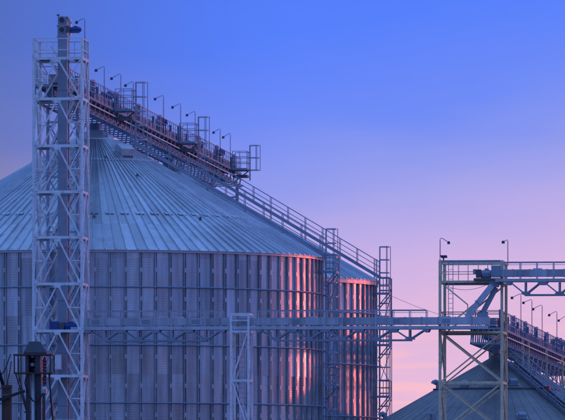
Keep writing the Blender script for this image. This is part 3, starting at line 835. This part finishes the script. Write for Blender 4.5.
# ------------------------------------------------------------------ cream transfer tower at the right
DC = 408.3
pC = px(440, 400, DC); wC = 62.0*DC/F
ct = T('transfer_tower', 'cream painted open steel frame tower with cross bracing at the right', 'steel tower', (pC.x+wC/2, pC.y+wC/2, 0))
q_ = wC/2
lc = [Zat(y, DC) for y in (261.5, 281.8, 332.2, 382.5, 432, 482, 528)]
for sx in (-1, 1):
    for sy in (-1, 1): bar('leg', ct, (sx*q_, sy*q_, 0), (sx*q_, sy*q_, lc[0]+.05), .17, 'cream_paint', .17)
cs = [(-q_, -q_), (q_, -q_), (q_, q_), (-q_, q_)]
for i in range(4):
    A, B = Vector((*cs[i], 0)), Vector((*cs[(i+1) % 4], 0)); d = (B-A).normalized()
    for k, z in enumerate(lc):
        bar('cross_beam', ct, A+d*.09+Vector((0, 0, z)), B-d*.09+Vector((0, 0, z)), .11, 'blue_grey_paint' if k == 0 and i == 0 else 'cream_paint', .15)
        if k >= 2 and k+1 < len(lc):
            z2 = lc[k+1]; o1 = Vector((d.y, -d.x, 0))*.03
            bar('brace', ct, A+d*.1+Vector((0, 0, z-.1))+o1, B-d*.1+Vector((0, 0, z2+.1))+o1, .09, 'cream_paint', .09, 'angle')
            bar('brace', ct, B-d*.1+Vector((0, 0, z-.1))-o1, A+d*.1+Vector((0, 0, z2+.1))-o1, .09, 'cream_paint', .09, 'angle')
    for z in (lc[1]+.62,): bar('guard_rail', ct, A+d*.09+Vector((0, 0, z)), B-d*.09+Vector((0, 0, z)), .045, 'cream_paint')
    for t in (.3, .62): bar('rail_post', ct, A.lerp(B, t)+Vector((0, 0, lc[1]+.08)), A.lerp(B, t)+Vector((0, 0, lc[0]-.08)), .045, 'cream_paint')
    for z in (lc[2]+1.25, lc[2]+.66): bar('guard_rail', ct, A+d*.09+Vector((0, 0, z)), B-d*.09+Vector((0, 0, z)), .05, 'dark_steel')
    for t in (.5,): bar('rail_post', ct, A.lerp(B, t)+Vector((0, 0, lc[2]+.08)), A.lerp(B, t)+Vector((0, 0, lc[2]+1.23)), .05, 'dark_steel')
bar('brace', ct, (-q_+.1, -q_-.02, lc[2]+.1), (q_-.1, -q_-.02, lc[1]-.1), .1, 'cream_paint', .1, 'angle')
bar('knee_brace', ct, (-q_+.1, -q_+.04, lc[1]-.1), (-q_+1.72, -q_+.04, lc[1]-1.42), .08, 'cream_paint', .08)
bar('hanger', ct, (-q_+1.72, -q_+.04, lc[1]-1.42), (-q_+1.72, -q_+.04, lc[2]+1.25), .05, 'dark_steel')
bar('brace', ct, (-q_+.1, q_+.02, lc[2]+.1), (q_-.1, q_+.02, lc[1]-.1), .09, 'cream_paint', .09, 'angle')
box('upper_deck', ct, (-q_+.1, -q_+.9, lc[1]+.0), (q_-.1, q_-.1, lc[1]+.05), 'grating')
box('lower_deck', ct, (-q_+.1, -q_+.1, lc[2]+.02), (q_-.1, q_-.1, lc[2]+.06), 'grating')
for x in (-q_+.5, -q_+.78):
    bar('ladder_stile', ct, (x, -q_+.35, lc[2]+.06), (x, -q_+.35, lc[0]+.0), .04, 'rail_steel')
k = lc[2]+.3
while k < lc[0]-.1: bar('ladder_rung', ct, (-q_+.5, -q_+.35, k), (-q_+.78, -q_+.35, k), .026, 'rail_steel'); k += .3
tube('cable', ct, [(-q_+.1+ (2*q_-.9)*t, -q_+.1, lc[1]-.12-.38*4*t*(1-t)) for t in [i/10 for i in range(11)]], .014, 'cable_black', 5)
# lamps and floodlight on it
lamp(Vector((ct.P.x-q_, ct.P.y-q_, 0)), lc[0]+.08, Zat(238, DC), .56, 'gooseneck lamp on the outer left corner of the cream tower top', 'lamps on the towers')
pl = px(507.5, 240, DC+wC)
lamp(Vector((ct.P.x+q_+.12, ct.P.y+q_-.05, 0)), lc[0]-.1, Zat(240, DC+wC), -.34, 'gooseneck lamp standing over the start of the upper right bridge', 'lamps on the towers')
fl = T('floodlight', 'small dark floodlight on the top left corner of the cream tower', 'floodlight', (ct.P.x-q_+.22, ct.P.y-q_, lc[0]+.076))
box('bracket', fl, (-.04, -.04, 0), (.04, .04, .14), 'lamp_black')
mesh('lamp_housing', [(-.22, -.14, .3), (.2, -.14, .3), (.24, -.14, .14), (-.12, -.14, .12), (-.22, .14, .32), (.2, .14, .32), (.24, .14, .16), (-.12, .14, .14)],
     [(0, 1, 2, 3), (4, 5, 6, 7), (0, 1, 5, 4), (1, 2, 6, 5), (2, 3, 7, 6), (3, 0, 4, 7)], 'lamp_black', fl)
# head drive of the upper bridge and chutes below it
m_ = px(488, 276, DB-1)
mt = T('conveyor_drive', 'grey drive unit at the head of the upper right conveyor in the cream tower', 'motor', (m_.x, VR, lc[1]+.26))
motor(mt, 1.0, .22, 'blue_grey_paint'); box('drive_frame', mt, (-.75, -.35, -.2), (.95, .35, -.061), 'dark_steel')
box('head_box', mt, (.34, -.36, -.0), (.95, .36, .72), 'blue_grey_paint'); box('hold_down', mt, (-.8, -.2, .2), (-.63, .2, .5), 'blue_grey_paint')
ch = T('chute_pair', 'two slanting grey grain chutes between upper and lower conveyors in the cream tower', 'grain chute', (px(498, 0, DB).x, VR, Zat(320, DB)))
top = ch.l(px(498.5, 284, DB)); top.y = 0
def chl(x, y, dy=0):
    p = ch.l(px(x, y, DB)); p.y = dy; return p
mesh('hopper', [(top.x-.35, -.3, top.z+.2), (top.x+.35, -.3, top.z+.2), (top.x+.35, .3, top.z+.2), (top.x-.35, .3, top.z+.2), (top.x-.34, -.2, top.z-.3), (top.x+.2, -.2, top.z-.3), (top.x+.2, .2, top.z-.3), (top.x-.34, .2, top.z-.3)],
     [(0, 1, 2, 3), (4, 5, 6, 7), (0, 1, 5, 4), (1, 2, 6, 5), (2, 3, 7, 6), (3, 0, 4, 7)], 'blue_grey_paint', ch)
bar('chute', ch, chl(495.5, 287, -.12), chl(470, 318.5, -.12), .36, 'casing_paint', .36)
bar('chute', ch, chl(499, 289, .2), chl(485, 315, .2), .3, 'blue_grey_paint', .3)
bar('chute_flange', ch, chl(481.8, 304, -.12), chl(481.0, 305, -.12), .44, 'blue_grey_paint', .44)
bar('chute_flange', ch, chl(485.8, 313.6, .2), chl(484.6, 316, .2), .42, 'dark_steel', .42)
box('inlet_box', ch, (chl(481, 0).x, -.3, chl(0, 318.4).z), (chl(491, 0).x, .3, chl(0, 313.8).z), 'blue_grey_paint')
# thin mast with guy wires on the bridge
pm = px(393.6, 288, DB)
ms = T('thin_mast', 'thin dark mast with a guy wire standing on the long bridge right of the silos', 'mast', (pm.x, VB+.45, Zat(330, DB)))
tube('pole', ms, [(0, 0, 0), (0, 0, Zat(292, DB)-Zat(330, DB)), (0, 0, Zat(288, DB)-Zat(330, DB))], [.03, .025, .012], 'dark_steel', 6)
lathe('finial', ms, [(.001, 0), (.07, .05), (.06, .16), (.001, .2)], 'dark_steel', 8, loc=(0, 0, Zat(293, DB)-Zat(330, DB)))
zmz = Zat(297, DB)-Zat(330, DB); zme = Zat(315.5, DB)-Zat(330, DB)
tube('guy_wire', ms, [(0, 0, zmz), (1.5, 0, (zmz+zme)/2-.06), (2.97, 0, zme)], .011, 'dark_steel', 5)

# ------------------------------------------------------------------ the lower gallery at the right
DECK2 = 13.72 + EYE
g2v0 = V3 - 10.5; g2v1 = V3 + 75
ga2 = gallery('lower_gallery', 'mesh-railed conveyor gallery receding over the lower grey silos', US, g2v0, g2v1, DECK2, 1.0, True, step=1.9)
for i, dv in enumerate((9.6, 16.0, 36.2, 56.0, 72.0)):
    b = T('gallery_trestle', 'cream braced trestle under the lower gallery, ' + ['nearest the grey roof peak', 'next beyond the nearest', 'third along the row', 'fourth along the row', 'at the far end'][i], 'trestle', (US, V3+dv, 0), 'lower gallery trestles')
    for s in (-1, 1):
        bar('leg', b, (s*1.1, 0, 0), (s*1.1, 0, DECK2-.2), .16, 'cream_paint')
    for zz in (DECK2-1.2, DECK2-3.4, DECK2-5.6):
        bar('cross_beam', b, (-1.02, 0, zz), (1.02, 0, zz), .1, 'cream_paint')
        bar('brace', b, (-1.02, .02, zz-.1), (1.02, .02, zz-2.1), .07, 'cream_paint'); bar('brace', b, (1.02, -.06, zz-.1), (-1.02, -.06, zz-2.1), .07, 'cream_paint')
for y0, y1 in ((8.0, 9.6), (9.6, 16.0), (16.0, 36.2), (36.2, 56.0), (56.0, 72.0)):
    n = max(1, round((y1-y0)/4.5)); o0 = V3-g2v0
    for s in (-1, 1):
        bar('lower_chord', ga2, (s*1.1, o0+y0, -2.5), (s*1.1, o0+y1, -2.5), .08, 'rail_steel')
        for k in range(n):
            a, b = o0+y0+(y1-y0)*k/n, o0+y0+(y1-y0)*(k+1)/n
            bar('lattice_brace', ga2, (s*1.1, a, -1.12), (s*1.1, (a+b)/2, -2.46), .07, 'rail_steel'); bar('lattice_brace', ga2, (s*1.1, (a+b)/2, -2.46), (s*1.1, b, -1.12), .07, 'rail_steel')
for i, (x, yt) in enumerate(((521, 294), (532, 299.5), (542.3, 305), (557, 311.4), (567.5, 316))):
    lo_, hi_ = 420, 640
    for _ in range(50):
        D = (lo_+hi_)/2; p = px(x, 0, D)
        if p.x > US+1.06: lo_ = D
        else: hi_ = D
    lamp(p, DECK2-.1, Zat(yt, D), -.62, 'gooseneck lamp on the lower right gallery, %s from the cream tower' % ords[i], 'lamps along the lower gallery')
t = T('drive_motor', 'teal blue drive motor on the lower gallery at the right edge', 'motor', (US+.6, toP(16, 506)[1], DECK2+.75), 'gallery drive motors'); motor(t, 1.1, .26)
for s in (-1, 1): bar('leg', t, (s*.2, 0, -.75), (s*.2, 0, -.05), .06, 'dark_steel')
pr = roof_from_px(s3, zr3, 548, 405, 439)
rb = T('warning_lamp', 'small red warning lamp on the rail of the lower roof stair', 'warning lamp', (s3.P.x+pr.x, s3.P.y+pr.y, pr.z+.1))
bar('post', rb, (0, 0, 0), (0, 0, .95), .05, 'dark_steel'); lathe('red_lens', rb, [(.001, .95), (.13, .97), (.13, 1.15), (.001, 1.24)], 'signal_red', 10)
# spout joining gallery and silo cap
lathe('inlet_spout', s3, [(.25, zr3(0)+.1), (.28, DECK2-1.1)], 'blue_grey_paint', 10)
lathe('inlet_spout', s1, [(.4, zr1(0)-.2), (.4, DECK1-1.1)], 'gallery_steel', 20)
lathe('inlet_spout', s2, [(.4, zr2(0)-.2), (.4, DECK1-1.1)], 'gallery_steel', 20)

# ------------------------------------------------------------------ switchgear in the near corner
DF = 200.0; kF = F/DF
def fp(x, y, dv=0):
    p = px(x, y, DF); p.y += dv; return p
b0 = fp(35, 420)
sw = T('switchgear_housing', 'dark hooded switchgear housing with rail frame in the lower left corner', 'switchgear', (b0.x, b0.y, 0))
def fl_(x, y, dv=0): return sw.l(fp(x, y, dv))
def slab(nm, x0, x1, y0, y1, d0, d1, mat, parent=None):
    a, b = fl_(x0, y1), fl_(x1, y0); return box(nm, parent or sw, (a.x, d0, a.z), (b.x, d1, b.z), mat)
A = fl_(25, 352.5); B = fl_(48.5, 351.5); C = fl_(29.5, 341.5); D_ = fl_(40, 341)
zt2 = A.z
mesh('hood', [(A.x, -.35, zt2), (B.x, -.35, zt2), (B.x, .35, zt2), (A.x, .35, zt2), (C.x, -.08, C.z), (D_.x, -.08, C.z), (D_.x, .08, C.z), (C.x, .08, C.z), (A.x, -.35, zt2-.06), (B.x, -.35, zt2-.06), (B.x, .35, zt2-.06), (A.x, .35, zt2-.06)],
     [(0, 1, 5, 4), (1, 2, 6, 5), (2, 3, 7, 6), (3, 0, 4, 7), (4, 5, 6, 7), (8, 9, 10, 11), (0, 1, 9, 8), (1, 2, 10, 9), (2, 3, 11, 10), (3, 0, 8, 11)], 'housing_paint', sw)
slab('side_panel', 26.5, 29.8, 353.3, 374, -.28, .28, 'housing_paint'); slab('side_panel', 36.4, 41.5, 353.3, 374, -.28, .28, 'housing_paint'); slab('back_panel', 29.9, 36.3, 353.3, 374, .2, .26, 'cable_black')
for i, (y0, y1) in enumerate(((355, 358), (359, 361.5), (362.5, 366.5), (367.5, 371))):
    c = fl_(33.5, y1); c2 = fl_(33.5, y0)
    lathe('insulator', sw, [(.03, c.z), (.075, c.z+.01), (.075, c2.z-.015), (.03, c2.z)], 'white_ceramic' if i % 2 == 0 else 'lamp_black', 12, loc=(c.x + (.03 if i % 2 else -.03), 0, 0))
for x in (28.2, 39.5):
    c = fl_(x, 374); bar('column', sw, (c.x, 0, 0), (c.x, 0, c.z), .13, 'housing_paint', .2)
c = fl_(33.3, 374); tube('conduit', sw, [(c.x, -.05, 0), (c.x, -.05, c.z)], .07, 'galvanised_steel', 10)
c = fl_(36.5, 374); bar('cable_tray', sw, (c.x, .12, 0), (c.x, .12, c.z), .06, 'housing_paint', .3)
for y in (355, 373.2):
    z = fl_(0, y).z; xa, xb = fl_(15.5, y).x, fl_(53, y).x
    for dv in (-.42, .42): bar('guard_rail', sw, (xa, dv, z), (xb, dv, z), .04, 'rusty_steel')
    for xx in (xa, xb): bar('guard_rail', sw, (xx, -.4, z), (xx, .4, z), .04, 'rusty_steel')
za, zb_ = fl_(0, 373).z, fl_(0, 355).z
for x in (16.0, 52.5):
    for dv in (-.42, .42): c = fl_(x, 0); bar('rail_post', sw, (c.x, dv, za), (c.x, dv, zb_), .035, 'rusty_steel')
# carrying arms for the frame
for dv in (-.3, .3):
    c, e = fl_(16, 373), fl_(27, 412); bar('frame_strut', sw, (c.x+.02, dv, c.z), (e.x, dv*.3, e.z), .03, 'rusty_steel')
c, e = fl_(51, 373), fl_(54.5, 419); tube('downlead', sw, [(c.x, -.35, c.z), ((c.x+e.x)/2, -.33, (c.z+e.z)/2-.1), (e.x, -.3, e.z), (e.x+.05, -.2, 0)], .032, 'cable_black', 6)
z = fl_(0, 412).z; bar('cross_arm', sw, (fl_(24, 0).x, -.06, z), (fl_(41, 0).x, -.06, z), .04, 'cable_black')
rbx = fl_(45.8, 386); rt = fl_(45.8, 358.5)
prof = [(.04, rbx.z)]
nsh = 9
for k in range(nsh):
    zz = rbx.z + (rt.z-rbx.z)*k/nsh; dz = (rt.z-rbx.z)/nsh
    prof += [(.068, zz+.01), (.05, zz+dz*.7)]
prof += [(.05, rt.z), (.02, rt.z+.05), (.001, rt.z+.06)]
lathe('red_bushing', sw, prof, 'red_ceramic', 12, loc=(rbx.x, -.2, 0))
c = fl_(45, 391); lathe('bushing_base', sw, [(.001, c.z-.12), (.09, c.z-.07), (.1, c.z+.05), (.05, c.z+.14), (.001, c.z+.15)], 'galvanised_steel', 12, loc=(c.x, -.2, 0))
bar('bushing_post', sw, (c.x, -.2, 0), (c.x, -.2, c.z-.1), .09, 'housing_paint')
tube('jumper_cable', sw, [fl_(*q)+Vector((0, -.25, 0)) for q in ((44, 393), (41.5, 398), (38, 402), (34, 401), (30.5, 396), (28.5, 388))], .022, 'cable_black', 6)
for pts in (((28, 373), (26, 383), (29, 393)),): tube('jumper_cable', sw, [fl_(*q)+Vector((0, -.25, 0)) for q in pts], .018, 'cable_black', 6)
ps = fp(11.5, 385, -1.0)
po = T('rusty_post', 'rusty brown square post with a flat top in the lower left corner', 'post', (ps.x, ps.y, 0))
hp = Zat(385, 199)
box('shaft', po, (-.135, -.135, 0), (.135, .135, hp-.1), 'rusty_steel'); box('cap_plate', po, (-.15, -.15, hp-.1), (.15, .15, hp), 'rusty_steel'); box('band', po, (-.145, -.145, hp-.32), (.145, .145, hp-.27), 'dark_steel')
def pl_(x, y, dv=-1.2): return po.l(fp(x, y, dv))
bar('diagonal_arm', po, pl_(-12, 406.5), pl_(30.5, 391.8), .075, 'cable_black', .085)
tube('thick_cable', po, [pl_(-10, 340, -1), pl_(-2, 357, -1), pl_(2, 366, -1), (-.13+.03, .02, hp-.05)], .05, 'cable_black', 8)
tube('thin_wire', po, [(.03, 0, hp-.02), pl_(12.5, 381, -1), pl_(14.5, 372.5, -1), pl_(16, 362, -1)], .016, 'cable_black', 6)
tube('thin_wire', po, [pl_(4, 378, -1), pl_(9.5, 371, -1), pl_(13.5, 360, -1), pl_(15.5, 355, -1)], .016, 'cable_black', 6)
tube('thin_wire', po, [pl_(-3, 403, -1.2), pl_(4, 390, -1), (-.1, 0, hp-.06)], .016, 'cable_black', 6)
print('objects', len(bpy.data.objects))
